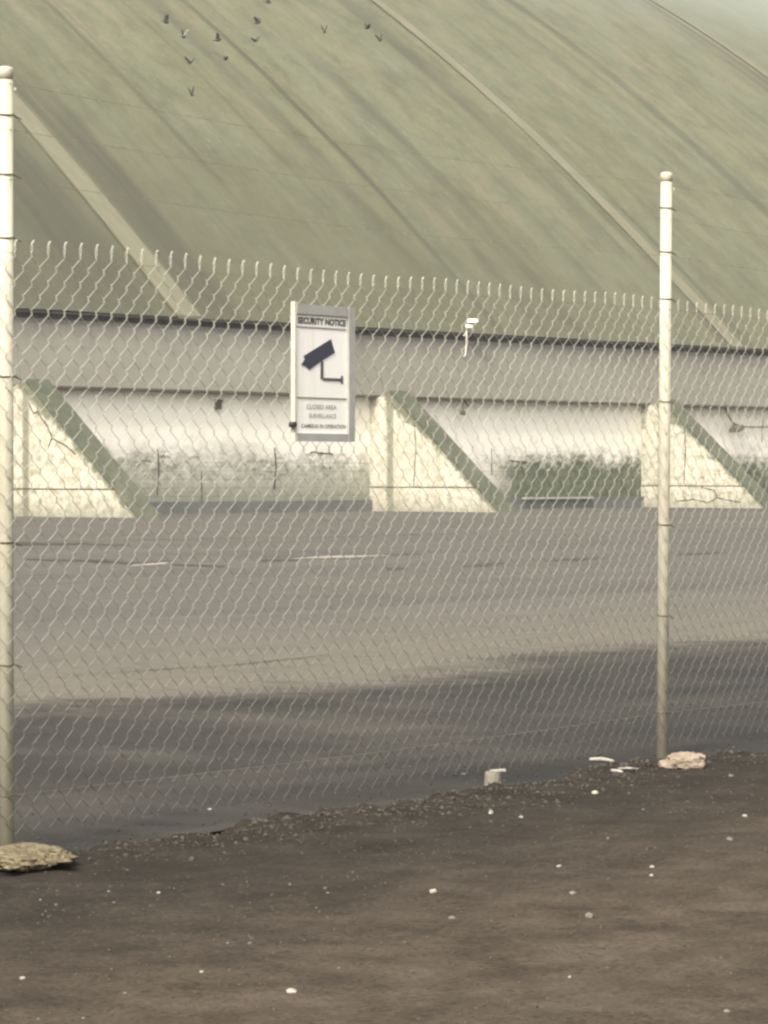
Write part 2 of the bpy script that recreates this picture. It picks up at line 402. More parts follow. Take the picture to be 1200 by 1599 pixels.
def yard_colour(t):
    v = t.coord()
    big = t.noise(t.coord('Object', (.05,.11,1)), 1, 4, .6); med = t.noise(v, .45, 6, .68); fine = t.noise(v, 9, 8, .78)
    tyre = t.noise(t.coord('Object', (.03,.7,1), (2,1,0), (0,0,.03)), 1, 4, .6)
    c = t.mix(t.ramp(big, [(.35,0),(.65,1)]), (.096,.091,.083), (.118,.111,.099))
    c = t.mix(t.ramp(med, [(.45,0),(.66,.7)]), c, (.134,.122,.100))
    oil = t.noise(t.coord('Object', (.35,.14,1), (5,2,0)), 1, 6, .7)
    c = t.mix(t.ramp(oil, [(.54,0),(.68,.6)]), c, (.066,.063,.058))
    c = t.mix(t.ramp(tyre, [(.48,0),(.7,.5)]), c, (.080,.077,.072))
    # sandy dust gathered along the near edge
    d = t.n.new('ShaderNodeVectorMath'); d.operation = 'DOT_PRODUCT'
    t.l.new(t.tc.outputs['Object'], d.inputs[0]); d.inputs[1].default_value = EDGE_N
    dist = t.math('SUBTRACT', d.outputs['Value'], EDGE_D)
    s = t.math('SUBTRACT', 1.0, t.smooth(t.math('ADD', dist, t.math('MULTIPLY_ADD', med, 6.0, -3.0)), .5, 7.0))
    c = t.mix(t.math('MULTIPLY', s, .75), c, (.148,.133,.105))
    c = t.mix(t.ramp(fine, [(.36,.6),(.5,0)]), c, (.05,.048,.044))
    sp = t.noise(v, 2.6, 6, .75); c = t.mix(t.ramp(sp, [(.36,.5),(.47,0)]), c, (.066,.063,.057)); c = t.mix(t.ramp(sp, [(.56,0),(.7,.45)]), c, (.165,.152,.13))
    c = t.mix(t.ramp(fine, [(.58,0),(.75,.35)]), c, (.26,.245,.215))
    return c, t.math('ADD', fine, t.math('MULTIPLY', med, 2.0))
def asphalt_yard():
    t = NT('worn_grey_asphalt', .95, .12); c, h = yard_colour(t); t.bump(h, .45, .02); return t.out(c)
def asphalt_dark():
    t = NT('dark_damp_asphalt', .85, .2)
    v = t.coord(); med = t.noise(v, .9, 6, .68); fine = t.noise(v, 22, 8, .78)
    lane = t.noise(t.coord('Object', (.25,1.6,1), (0,0,0), (0,0,FANG)), 1, 5, .6)
    c = t.mix(t.ramp(med, [(.35,0),(.68,1)]), (.025,.0242,.0222), (.046,.042,.036))
    c = t.mix(t.ramp(lane, [(.5,0),(.72,.6)]), c, (.074,.064,.053))
    c = t.mix(t.ramp(fine, [(.35,.4),(.5,0)]), c, (.026,.026,.025))
    c = t.mix(t.ramp(fine, [(.6,0),(.78,.45)]), c, (.13,.125,.11))
    blot = t.noise(t.coord('Object', (.8,.35,1), (3,3,0)), 1, 7, .7)
    c = t.mix(t.ramp(blot, [(.35,.55),(.5,0)]), c, (.020,.020,.019)); c = t.mix(t.ramp(blot, [(.53,0),(.68,.55)]), c, (.085,.077,.065))
    yc, yh = yard_colour(t)
    e = t.xyz(t.coord('UV'))[1]                                   # metres beyond the edge of the damp lane
    w1 = t.noise(t.coord('Object', (1,1,1), (4,4,0)), .8, 8, .72); w2 = t.noise(t.coord('Object', (6,2.5,1), (4,4,0)), 1, 5, .7)
    e = t.math('ADD', e, t.math('ADD', t.math('MULTIPLY_ADD', w1, 2.6, -1.3), t.math('MULTIPLY_ADD', w2, 1.6, -.8)))
    c = t.mix(t.smooth(e, -.55, .75), c, yc)
    t.bump(fine, .5, .008); return t.out(c)
def soil():
    t = NT('brown_cinder_soil', .97, .08)
    v = t.coord(); big = t.noise(v, .7, 5, .6); med = t.noise(v, 4, 6, .7); fine = t.noise(v, 60, 8, .85)
    d = t.n.new('ShaderNodeVectorMath'); d.operation = 'DOT_PRODUCT'
    t.l.new(t.tc.outputs['Object'], d.inputs[0]); d.inputs[1].default_value = tuple(FN)
    q = t.math('SUBTRACT', d.outputs['Value'], Q1.dot(FN))
    trod = t.smooth(t.math('ADD', q, t.math('MULTIPLY_ADD', big, 1.6, -.8)), .5, 2.6)
    a = t.mix(t.ramp(med, [(.35,0),(.68,1)]), (.025,.0215,.0175), (.049,.042,.034))
    b = t.mix(t.ramp(med, [(.38,0),(.62,1)]), (.064,.050,.037), (.106,.085,.064))
    c = t.mix(trod, a, b)
    mid = t.noise(t.coord('Object', (1,1,1), (6,2,0)), 1.7, 7, .72)
    c = t.mix(t.ramp(mid, [(.36,.45),(.5,0)]), c, (.026,.023,.019)); c = t.mix(t.ramp(mid, [(.54,0),(.7,.25)]), c, (.10,.083,.064))
    c = t.mix(t.ramp(fine, [(.38,.8),(.5,0)]), c, (.018,.016,.013))
    c = t.mix(t.ramp(fine, [(.54,0),(.72,.55)]), c, (.15,.128,.10))
    t.bump(t.math('ADD', t.math('MULTIPLY', med, .8), fine), .6, .008); return t.out(c)

# ------------------------------------------------------------------ ground
FANG = -math.atan2(FD.y, FD.x)
edge_px = [(-300,1150),(30,1118),(160,1098),(270,1093),(400,1085),(560,1072),(640,1066),(700,1052),(790,1048),(820,1026),(900,1020),(1000,1016),(1040,1012),(1120,1004),(1200,1003),(1500,985)]
edge = [on_ground(*p) for p in edge_px]
ed = (edge[-1]-edge[0]).normalized(); en = Vector((-ed.y, ed.x, 0))
if en.dot(FH) < 0: en = -en
EDGE_N = tuple(en); EDGE_D = sum(e.dot(en) for e in edge)/len(edge)
M['yard'] = asphalt_yard(); M['lane'] = asphalt_dark(); M['soil'] = soil()
g = MB(); R = 300
g.add([(-R,-R,-.06),(R,-R,-.06),(R,R,-.06),(-R,R,-.06)], [(0,1,2,3)])
tag(g.build('ground', M['soil']), kind='structure')
# yard of pale asphalt: everything beyond the fence line
o = Q1 - FN*0.25 
ends = [Q1 + FN*.1 - FD*180, Q1 + FN*.1 + FD*260]
g = MB(); g.add([ends[0], ends[1], ends[1] - FN*260, ends[0] - FN*260], [(0,1,2,3)])
tag(g.build('asphalt_yard', M['yard']), kind='structure')
# rough soil bank on the camera side of the fence
ledge = [((p - Q1).dot(FD), (p - Q1).dot(FN)) for p in [on_ground(*q) for q in ((-200,1345),(60,1330),(210,1318),(330,1304),(460,1282),(600,1262),(700,1246),(800,1225),(920,1200),(1040,1190),(1200,1180),(1400,1165))]]
LS = [a for a, b in ledge]; LQ = [b for a, b in ledge]
def soil_z(s, q):
    p = Q1 + FD*s + FN*q
    n0 = mnoise.fractal(Vector((p.x*1.1, p.y*1.1, 0)), 1, 2, 4)
    n1 = mnoise.fractal(Vector((p.x*7, p.y*7, 5)), 1, 2, 4)
    n2 = mnoise.noise(Vector((p.x*28, p.y*28, 7)))
    d = q - float(np.interp(s, LS, LQ)) + n1*.07 + n0*.13
    k = min(1, max(0, (d + .05)/.12)); k = k*k*(3-2*k)
    bank = max(0, 1 - abs(d - .16)/.45)
    rough = .35 + bank
    return -.03 + k*(.036 + bank*.014 + n0*.012 + n1*.015*rough + n2*.005*rough)
# damp dark lane along the fence, soaking raggedly into the dry yard
far = []
ext = [edge[0] - ed*120] + edge + [edge[-1] + ed*120]
for a, b in zip(ext, ext[1:]):
    n = 12 if (b-a).length > 50 else max(2, int((b-a).length/.15))
    far += [a.lerp(b, k/n) for k in range(n)]
near = [Q1 + FN*(float(np.interp((p - Q1).dot(FD), LS, LQ)) + .12) + FD*((p - Q1).dot(FD)) for p in far]
g = MB(); n = len(far); ev = []
for d0 in (6.0, 3.0, 1.5, 0.0, -1.0, -2.0):
    for p in far: q = p + en*d0; g.v.append((q.x, q.y, .004)); ev.append(d0)
for p in near: g.v.append((p.x, p.y, .004)); ev.append(-6.0)
g.f = [(r_*n+i, (r_+1)*n+i, (r_+1)*n+i+1, r_*n+i+1) for r_ in range(6) for i in range(n-1)]
ln_ = g.build('asphalt_lane', M['lane']); tag(ln_, kind='structure')
ul = ln_.data.uv_layers.new(name='uv')
for l in ln_.data.loops: ul.data[l.index].uv = (0, ev[l.vertex_index])
ns, nq = 560, 320
sv = np.linspace(-6, 9.5, ns); qv = -.35 + 7.6*np.linspace(0, 1, nq)**1.35
vs = []
for q in qv:
    for s in sv:
        p = Q1 + FD*s + FN*q; vs.append((p.x, p.y, soil_z(s, q)))
fs = [(j*ns+i, j*ns+i+1, (j+1)*ns+i+1, (j+1)*ns+i) for j in range(nq-1) for i in range(ns-1)]
g = MB(); g.v = vs; g.f = fs
so_ = tag(g.build('soil_bank', M['soil'], smooth=True), kind='structure')
if so_.data.polygons[0].normal.z < 0: so_.data.flip_normals()
# long joint across the yard, with its broken dark gaps and a bright sanded lip
def ribbon(name, px, w, z, m, label=None):
    P = [on_ground(*q) for q in px]; pts = []
    for a, b in zip(P, P[1:]):
        n = max(2, int((b-a).length/.25))
        pts += [a.lerp(b, k/n) for k in range(n)]
    pts.append(P[-1]); g = MB(); vs = []
    for i, p in enumerate(pts):
        k = min(1, i/3, (len(pts)-1-i)/3) if len(pts) > 6 else 1
        a = w*(.25+.75*k)*(1 + .7*mnoise.noise(Vector((p.x*1.5, p.y*1.5, 2))))
        off = mnoise.noise(Vector((p.x*.9, p.y*.9, 8)))*w*.8
        q = p + FH*off
        vs += [(q.x - FH.x*a, q.y - FH.y*a, z), (q.x + FH.x*a, q.y + FH.y*a, z)]
    g.add(vs, [(2*i, 2*i+2, 2*i+3, 2*i+1) for i in range(len(pts)-1)])
    return tag(g.build(name, m), kind='structure')
M['lip'] = simple('sanded_joint_lip', (.26,.235,.20), (.32,.29,.25), 2, .9)
M['tar'] = simple('dirt_filled_joint', (.035,.032,.027), (.06,.055,.048), 2, .95)
for px, w in (([(24,849),(60,850),(130,850)], 1.2), ([(130,850),(200,852)], .5), ([(45,873),(120,875),(215,880),(268,876)], .55), ([(268,882),(350,885)], .3), ([(408,876),(465,874)], .5),
              ([(604,889),(636,888)], .5), ([(720,885),(790,880)], .55), ([(850,877),(945,872)], .5), ([(1058,866),(1130,863)], .35), ([(600,866),(665,866)], .25)):
    ribbon('pavement_joint', px, w, .004, M['tar'])
ribbon('pavement_joint', [(120,1056),(260,1046),(350,1041),(460,1030),(560,1017)], .035, .004, M['tar'])
for px, w in (([(205,884),(262,880)], .5), ([(455,873),(540,870),(606,868)], .6)):
    ribbon('joint_lip', px, w, .008, M['lip'])

# ------------------------------------------------------------------ the hall
hall = empty('storage_hall', (X0, Y0, 0), 'vast olive vaulted hall with white buttressed wall and grey band beyond the yard', 'building')
def L2(o): o.parent = hall; o.location = (-X0, -Y0, 0); return o      # parts are modelled in world coordinates
XA, XB = fin_x[0] - 6, fin_x[-1] + 6
EAVE = -.05
Ls = list(np.linspace(EAVE, RIDGE, 90)); Ls += [2*RIDGE - l for l in reversed(Ls[:-1])]
zz = lambda L: roof_z(L if L <= RIDGE else 2*RIDGE - L)
arc = [0.0]
for a, b in zip(Ls, Ls[1:]): arc.append(arc[-1] + math.hypot(b-a, zz(b)-zz(a)))
xs = np.linspace(XA, XB, 60); g = MB(); uvs = []
for i, L in enumerate(Ls):
    for x in xs:
        w = .03*mnoise.noise(Vector((x*.35, arc[i]*.18, 0)))
        g.v.append((x, Y0+L, zz(L)+w)); uvs.append((x-X0, arc[i]))
nx = len(xs)
g.f = [(j*nx+i, j*nx+i+1, (j+1)*nx+i+1, (j+1)*nx+i) for j in range(len(Ls)-1) for i in range(nx-1)]
rx = [x1 - .15, x2 + .05, x3]
u1, u2, u3 = [r - X0 for r in rx]
DK, DK2 = (.066,.066,.044), (.09,.092,.062)
stains = [(u1+1.75, 1.0, 1.0, 0, 14, DK, 1.0), (u1-2.8, 2.4, 1.0, 0, 26, DK, 2.0), (u1-7.0, 3.5, .75, 0, 22, DK, 3.0), (u1+.9, .35, .8, 0, 17, DK, 4.0),
          (u2-2.4, .9, .6, 7, 40, DK, 5.0), (u2+1.0, .3, .55, 0, 12, DK, 6.0), (u2-.8, .3, .6, 0, 12, DK, 7.0),
          (5.0, .8, .5, 3, 40, DK, 8.0), (6.9, .30, .95, 0, 60, DK, 9.0), (3.0, .25, .4, 6, 40, DK, 15.0), (9.5, .5, .5, 0, 14, DK, 16.0), (-1.5, .25, .6, 8, 45, DK, 17.0), (33.0, .6, .7, 4, 40, DK, 18.0), (11.5, .5, .6, 0, 18, DK, 19.0), (u2-6, .5, .5, 0, 10, DK2, 10.0), (u2-10, .4, .5, 0, 22, DK2, 14.0),
          (u2+9, .6, .4, 6, 34, DK2, 11.0), (u3-2.2, .5, .6, 8, 30, DK, 12.0), (u3-1.2, .5, .6, 20, 60, DK, 13.0)]
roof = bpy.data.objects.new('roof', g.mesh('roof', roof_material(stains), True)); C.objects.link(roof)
ul = roof.data.uv_layers.new(name='uv')
for l in roof.data.loops: ul.data[l.index].uv = uvs[l.vertex_index]
L2(roof)
# thickness of the roof edge
g = MB(); g.box(XA, XB, Y0+EAVE-.02, Y0+EAVE+.15, roof_z(EAVE)-.09, roof_z(EAVE)-.035); L2(g.build('eave_shadow_edge', M['dark_gap']))
# ribs: raised straps running up the slope with a dark seam either side
def rib(xc, w0, w1, h):
    g = MB(); e = MB(); n = 70; uv = []; euv = []
    for i in range(n+1):
        L = EAVE + (RIDGE-EAVE)*i/n; z = zz(L); w = (w0 + (w1-w0)*min(1, L/22))*.5*(1 + .06*mnoise.noise(Vector((L*.8, xc, 0))))
        for dx, dz in ((-w, -.05), (-w, h), (w, h), (w, -.05)):
            g.v.append((xc+dx, Y0+L, z+dz)); uv.append((dx, L*1.3))
        for dx in (-w-.10, w+.10): e.v.append((xc+dx, Y0+L, z+.045))
    for i in range(n):
        for k in range(3): g.f.append((i*4+k, (i+1)*4+k, (i+1)*4+k+1, i*4+k+1))
        e.f.append((2*i, 2*i+1, 2*i+3, 2*i+2))
    g.f += [(0,1,2,3)]
    o = bpy.data.objects.new('rib', g.mesh('rib', M['rib'])); C.objects.link(o)
    ul = o.data.uv_layers.new(name='uv')
    for l in o.data.loops: ul.data[l.index].uv = uv[l.vertex_index]
    L2(o)
    s = e.build('seam', M['ribs_edge']); s.parent = o
step = x2 - x1
for xc in (rx[0]-step, rx[0], rx[1], rx[2]):
    if XA+1 < xc < XB-1: rib(xc, 1.0 if xc == rx[0] else .8, .6, .06)
# far side, gables: plain rendered walls closing the hall
M['gable'] = plaster('gable_render', .05, 3, .6, 9)
for xg in (XA, XB-.3):
    prof = [(Y0+L, zz(L)-.12) for L in Ls[::4]]
    g = MB(); g.prism([Vector((xg, Y0+.5, 0))] + [Vector((xg, y, z)) for y, z in prof if Y0+.5 <= y <= Y0+2*RIDGE-.5] + [Vector((xg, Y0+2*RIDGE-.5, 0))], (.3, 0, 0))
    L2(g.build('gable_wall', M['gable'], uvf=lambda v: (v[1]-Y0, v[2])))
g = MB(); g.box(XA+.3, XB-.3, Y0+2*RIDGE-.5, Y0+2*RIDGE-.2, 0, roof_z(EAVE)-.1); L2(g.build('rear_wall', M['gable'], uvf=lambda v: (v[0]-X0, v[2])))
# grey band: leaning panels, one per bay, with open seams; its foot stands proud of the wall
ZB0 = Z_TOP + .02; LEAN = .38
edges_x = [XA] + [x + .35 for x in fin_x] + [XB]
for a, b in zip(edges_x, edges_x[1:]):
    x0, x1_ = a + .012, b - .012; nseg = 12; g = MB()
    for i in range(nseg+1):
        x = x0 + (x1_-x0)*i/nseg; w = .02*mnoise.noise(Vector((x*.3, 4, 0)))
        g.v += [(x, Y0-.16-LEAN*.35+w, ZB0), (x, Y0-.10+w, ZB0+(Z_BAND-ZB0)*.55), (x, Y0+.06+w, Z_BAND-.24), (x, Y0+.30, Z_BAND-.24), (x, Y0+.30, ZB0)]
    for i in range(nseg):
        for k in range(5):
            k2 = (k+1) % 5; g.f.append((i*5+k, (i+1)*5+k, (i+1)*5+k2, i*5+k2))
    g.f += [(0,1,2,3,4), tuple(nseg*5+k for k in (4,3,2,1,0))]
    L2(g.build('band_panel', M['band'], uvf=lambda v: (v[0]-X0, v[2]-ZB0)))
g = MB(); g.box(XA, XB, Y0+.12, Y0+.5, Z_BAND-.235, roof_z(EAVE+.15)-.06); L2(g.build('eave_shadow_strip', M['dark_gap']))
g = MB(); g.box(XA, XB, Y0-.34, Y0+.02, ZB0-.075, ZB0-.004); L2(g.build('shadow_lip', M['lip_shadow']))  # dark strip standing in for the lip's shadow
# wall bays
mats = {2: plaster('limewash_left_bay', .45, -2.0, 1.0, 2.0), 3: plaster('limewash_mould_bay', 1.0, 5.6, .9, 5.3), 4: plaster('limewash_right_bay', .75, 3.0, .8, 7.7)}
other = plaster('limewash_plain_bay', .4, 2, .9, 11)
for k in range(-1, len(fin_x)):
    a = XA if k < 0 else fin_x[k] + FT; b = fin_x[k+1] if k+1 < len(fin_x) else XB
    g = MB(); g.box(a, b, Y0, Y0+.3, .0, ZB0-.08)
    L2(g.build('wall_bay', mats.get(k, other), uvf=lambda v, a=a: (v[0]-a, v[2])))
    g = MB(); g.box(a+.004, b-.004, Y0-.12, Y0-.004, -.02, .36 + .03*(k % 2)); L2(g.build('plinth', M['plinth']))

# buttresses
PEAK_L, TOE_L = 1.02, None
pk = on_plane(609, 611, (fin_x[3], 0, 0), Vector((1,0,0))); toe = on_plane(781, 803, (fin_x[3], 0, 0), Vector((1,0,0)))
PEAK_L = Y0 - pk.y; PEAK_Z = pk.z; TOE_L = Y0 - toe.y
inn = on_plane(578, 631, (fin_x[3], 0, 0), Vector((1,0,0))); IN_Z = ZB0 - .085
print('fin peak', PEAK_L, PEAK_Z, 'toe', TOE_L, toe.z, 'in', Y0-inn.y, inn.z)
SK = -PEAK_Z/(TOE_L-PEAK_L); SB = PEAK_Z - SK*PEAK_L
def slope_z(L): return SK*L + SB
JZ = on_plane(650, 761, (fin_x[3], 0, 0), Vector((1,0,0))).z
def prof_prism(poly, x0, x1): return MB().prism([Vector((x0, Y0-L, z)) for L, z in poly], (x1-x0, 0, 0))
fuv = lambda v: (Y0 - v[1], v[2])
for k, fx in enumerate(fin_x):
    fm = fin_material('buttress_paint_%d' % k, 1.7*k+.4, SK, SB, {2: 1.0, 3: .85, 4: 1.0}.get(k, .5))
    b = empty('buttress'); b.parent = hall; b.location = (fx - X0, 0, 0)
    def pp(o): o.parent = b; o.location = (-fx, -Y0, 0); return o
    Lj0 = (JZ + .03 - SB)/SK; Lj1 = (JZ - .03 - SB)/SK
    pp(prof_prism([(-.15, JZ+.02), (-.15, IN_Z), (.30, IN_Z), (PEAK_L, PEAK_Z), (Lj0, JZ+.02)], fx, fx+FT).build('upper_block', fm, uvf=fuv))
    pp(prof_prism([(-.15, -.05), (-.15, JZ-.02), (Lj1, JZ-.02), (TOE_L, 0), (TOE_L, -.05)], fx, fx+FT).build('lower_block', fm, uvf=fuv))
    pp(prof_prism([(.0, JZ-.02), (.0, JZ+.02), (Lj0-.06, JZ+.02), (Lj1-.06, JZ-.02)], fx+.03, fx+FT-.03).build('bed_joint', M['crack']))
    # mossy screed laid on the slope, uneven
    n = 24; g = MB()
    for i in range(n+1):
        L = PEAK_L + (TOE_L+.05-PEAK_L)*i/n; z = slope_z(L)
        for dx in (-.03, .2, .45, .66, FT+.03):
            w = .035*mnoise.noise(Vector((fx+dx*2, L*2.1, 0)))
            g.v.append((fx+dx, Y0-L-.02, max(z + .03 + w*.7, -.02)))
        for dx in (FT+.03, -.03): g.v.append((fx+dx, Y0-L, z-.03))
    for i in range(n):
        for j in range(7):
            j2 = (j+1) % 7; g.f.append((i*7+j, i*7+j2, (i+1)*7+j2, (i+1)*7+j))
    g.f += [tuple(range(7))[::-1], tuple(n*7+j for j in range(7))]
    pp(g.build('mossy_slope', M['moss']))
    # narrow dark vertical joint between pier and buttress
    Lc = PEAK_L + .02
    def crack(pts, w=.02):
        g = MB(); P = [Vector((fx-.006, Y0-L, z)) for L, z in pts]; Qs = []
        for i in range(len(P)-1):
            m_ = max(2, int((P[i+1]-P[i]).length/.12))
            Qs += [P[i].lerp(P[i+1], q/m_) + Vector((0, .02*mnoise.noise(P[i]*3 + Vector((0,q*.9,0))), .02*mnoise.noise(P[i]*2 + Vector((q*.7,0,0))))) for q in range(m_)]
        Qs.append(P[-1]); g.tube(Qs, [w*(.5+.5*abs(mnoise.noise(q*4))*1.6) for q in Qs], 5)
        return pp(g.build('crack', M['crack']))
    if k in (3, 4): crack([(PEAK_L+1.05, 2.9), (PEAK_L+1.1, 2.0), (PEAK_L+1.02, JZ+.06)], .022)
    if k == 2:
        for pts in ([(1.35,2.95),(1.75,2.55),(1.95,2.2),(2.5,2.0),(2.9,1.75)], [(1.0,3.2),(1.2,2.9),(1.35,2.95)], [(1.95,2.2),(1.8,1.95)]): crack(pts, .03)
    if k == 4:
        for pts in ([(1.6,.22),(2.3,.3),(2.9,.18),(3.3,.36),(4.3,.2)], [(3.3,.36),(3.2,.62),(2.6,.72)]): crack(pts, .025)

# settlement cracks and open joints in the walls of the two bays in front
for pts, w in (([(429,699),(431,730),(428,764)], .045), ([(315,736),(315,784)], .028), ([(246,702),(248,735),(245,772)], .04), ([(768,700),(768,742)], .028), ([(1192,655),(1190,690)], .03), ([(486,706),(520,709)], .03), ([(795,719),(822,722)], .035)):
    P = [on_wall(*q) for q in pts]; Qs = []
    for a, b in zip(P, P[1:]): Qs += [a.lerp(b, q/6) + Vector((.03*mnoise.noise(a*2+Vector((q,0,0))), 0, .02*mnoise.noise(b*2+Vector((0,q,0))))) for q in range(6)]
    Qs.append(P[-1]); n = len(Qs)
    L2(MB().tube(Qs, [w*(.35+.65*abs(mnoise.noise(q*3)) + .2) for q in Qs], 5).build('crack', M['crack']))
# kerb strip and fittings at the wall
M['kerbpale'] = simple('pale_kerb_stone', (.34,.335,.31), (.44,.43,.40), 3, .9)
pa, pb = on_wall(822, 779, -.3), on_wall(930, 778, -.3)
g = MB()
for i in range(4):
    xa = pa.x + (pb.x-pa.x)*i/4; g.box(xa+.02, xa+(pb.x-pa.x)/4-.02, Y0-.24, Y0-.122, .33, .40)
L2(g.build('kerb_ledge', M['kerbpale']))

# ------------------------------------------------------------------ lamps on the hall
def at_roof_lamp():
    p = on_wall(729, 532, -.25); zt = on_wall(729, 503, -.25).z
    r = empty('floodlight', (p.x, p.y, p.z + .24), 'white twin floodlight on a short stem above the grey band, right of the sign', 'floodlight')
    def b(nm, m, g): return g.build(nm, m, r)
    hgt = (zt - p.z)*.92; r.scale = (.66,)*3
    b('stem', M['lamp_white'], MB().tube([(0,.18,-.1),(0,0,.05),(0,0,hgt*.6)], .045, 8))
    b('pole', M['lamp_white'], MB().tube([(0,0,.06),(.02,.02,-.5),(.02,.10,-1.1),(.02,.22,-1.15)], .032, 8))
    ax = Vector((WR, -WA, 0))        # lamp heads turned towards the yard gate
    ay = Vector((WA, WR, 0))
    for i, (c0, c1, zb, th, tl) in enumerate(((.02, .58, hgt-.02, .11, .10), (-.05, .30, hgt-.28, .10, .10))):
        P = [ax*c0 + ay*(-.18) + UP*zb, ax*c1 + ay*(-.18) + UP*(zb+.02), ax*c1 + ay*.16 + UP*(zb+tl), ax*c0 + ay*.16 + UP*(zb+tl)]
        hd = b('lamp_head', M['lamp_white'], MB().prism(P, UP*th))
        gl = MB().prism([ax*(c0+.03) + ay*(-.17) + UP*(zb-.012), ax*(c1-.03) + ay*(-.17) + UP*(zb+.008), ax*(c1-.03) + ay*.15 + UP*(zb+tl-.012), ax*(c0+.03) + ay*.15 + UP*(zb+tl-.012)], UP*.010).build('lens', M['lamp_glass'], hd)
    b('bracket', M['iron'], MB().tube([(0,0,hgt*.55), tuple(ax*.15 + UP*(hgt*.75)), tuple(ax*.25 + UP*(hgt*.98))], .025, 6))
at_roof_lamp()
def wall_bracket(px, label, lamp, pipe):
    p = on_wall(px[0], px[1], -.2)
    r = empty('wall_bracket' if not lamp else 'wall_lamp', (p.x, Y0-.2, p.z), label, 'bracket' if not lamp else 'lamp')
    ax = Vector((1,0,0))
    if lamp:
        MB().tube([(0,.0,0),(.04,-.08,-.28),(.14,-.22,-.55)], .04, 6).build('arm', M['iron'], r)
        for sx in (-.22, .30):
            MB().tube([(.14,-.22,-.52),(.14+sx*.5,-.25,-.62)], .03, 6).build('neck', M['iron'], r)
            hd = MB().tube([(.14+sx*.45,-.25,-.60),(.14+sx*.8,-.32,-.74),(.14+sx*.95,-.36,-.84)], [.06,.15,.17], 10).build('lamp_head', M['iron'], r)
            MB().tube([(.14+sx*.95,-.36,-.842),(.14+sx*.98,-.37,-.87)], [.13,.09], 10).build('lens', M['lamp_glass'], hd)
        MB().tube([(.36,-.05,-.68),(1.5,-.02,-.69),(3.6,-.02,-.66)], .03, 6).build('conduit', M['iron'], r)
        MB().box(.9,1.05,-.08,.2,-.75,-.62).build('junction_box', M['iron'], r)
    else:
        MB().tube([(.1,.0,.0),(0,-.1,-.2),(-.12,-.18,-.46)], .035, 6).build('arm', M['iron'], r)
        MB().tube([(.30,.1,-.02),(.34,-.05,-.22)], .03, 6).build('stay', M['iron'], r)
        MB().box(-.2,-.06,-.24,-.12,-.52,-.38).build('end_plate', M['iron'], r)
wall_bracket((1134, 637), 'brown twin wall lamp hanging under the grey band with a conduit running right', True, True)
wall_bracket((720, 624), 'bare brown iron bracket hanging under the grey band above the mouldy bay', False, False)
p = on_wall(340, 631, -.05)
r = empty('bulkhead_box', (p.x, Y0, p.z), 'small dark box high on the white wall left of the sign', 'box')
MB().box(-.11,.11,-.13,-.002,-.15,.13).build('casing', M['iron'], r); MB().box(-.13,.13,-.16,-.131,.06,.15).build('lid', M['iron'], r)

# ------------------------------------------------------------------ birds before the roof
def bird_mesh():
    g = MB()
    prof = [(-.17,.012,.0),(-.13,.045,.0),(-.06,.075,-.005),(.02,.08,-.005),(.09,.062,.005),(.125,.04,.02),(.15,.042,.03),(.175,.036,.032),(.195,.012,.028),(.22,.004,.02)]
    g.tube([(x,0,z) for x,r_,z in prof], [r_ for x,r_,z in prof], 8)
    return g.mesh('body', M['bird'], True)
def wing_mesh(m):
    g = MB(); top = []
    pts = [(.07,.05,.0),(.10,.18,.05),(.06,.32,.10),(-.04,.42,.12),(-.09,.30,.08),(-.10,.15,.03),(-.09,.05,.0)]
    g.prism([Vector(p) for p in pts], (0,0,.012)); return g.mesh('wing', m)
def tail_mesh():
    g = MB(); g.prism([Vector((-.13,-.03,.005)),Vector((-.27,-.075,0)),Vector((-.28,0,0)),Vector((-.27,.075,0)),Vector((-.13,.03,.005))], (0,0,.01)); return g.mesh('tail', M['bird'])
bm_, wm_, wp_, tm_ = bird_mesh(), wing_mesh(M['bird']), wing_mesh(M['bird_pale']), tail_mesh()
birds = [((259,34),.7,1.0,'leftmost dark pigeon of the flock, wings raised in a V'), ((287,57),1.1,.8,'pigeon with one white wing near the left of the flock'),
 ((341,62),.2,.5,'dark pigeon flying right beside the white-winged one'), ((297,97),2.2,.4,'small dark pigeon below the white-winged one'), ((352,92),.5,.3,'smallest dark pigeon in the middle of the flock'),
 ((300,147),2.0,.9,'lowest dark pigeon of the flock, banking steeply'), ((403,35),-.4,.5,'long dark pigeon gliding near the top of the flock'), ((399,63),-.6,.15,'slender dark pigeon gliding right under another, wings flat'),
 ((419,3),.1,.6,'topmost dark pigeon, cut by the upper picture edge'), ((507,49),1.3,.8,'lone dark pigeon in the gap right of the main flock'), ((574,43),.4,.3,'faint dark pigeon beside the rib, upper of two'), ((594,62),2.0,.7,'rightmost dark pigeon, close beside the pale rib')]
for i, ((px,py), yaw, flap, lab) in enumerate(birds):
    hp = roof_hit(px, py); pos = CAM + (hp-CAM)*.955
    r = empty('pigeon', pos, lab, 'bird', 'pigeons flying before the roof'); r.rotation_euler = (.25*math.sin(i*2.1), .2*math.cos(i*1.7), yaw + math.atan2(RH.y, RH.x))
    r.scale = (.68,)*3 if i not in (4,) else (.5,)*3
    for nm, me, fl in (('body', bm_, 0), ('tail', tm_, 0), ('wing', wm_, 1), ('wing', wp_ if i == 1 else wm_, -1)):
        q = bpy.data.objects.new(nm, me); C.objects.link(q); q.parent = r
        if fl:
            q.rotation_euler = (flap*fl, 0, 0); q.scale = (1, fl, 1)

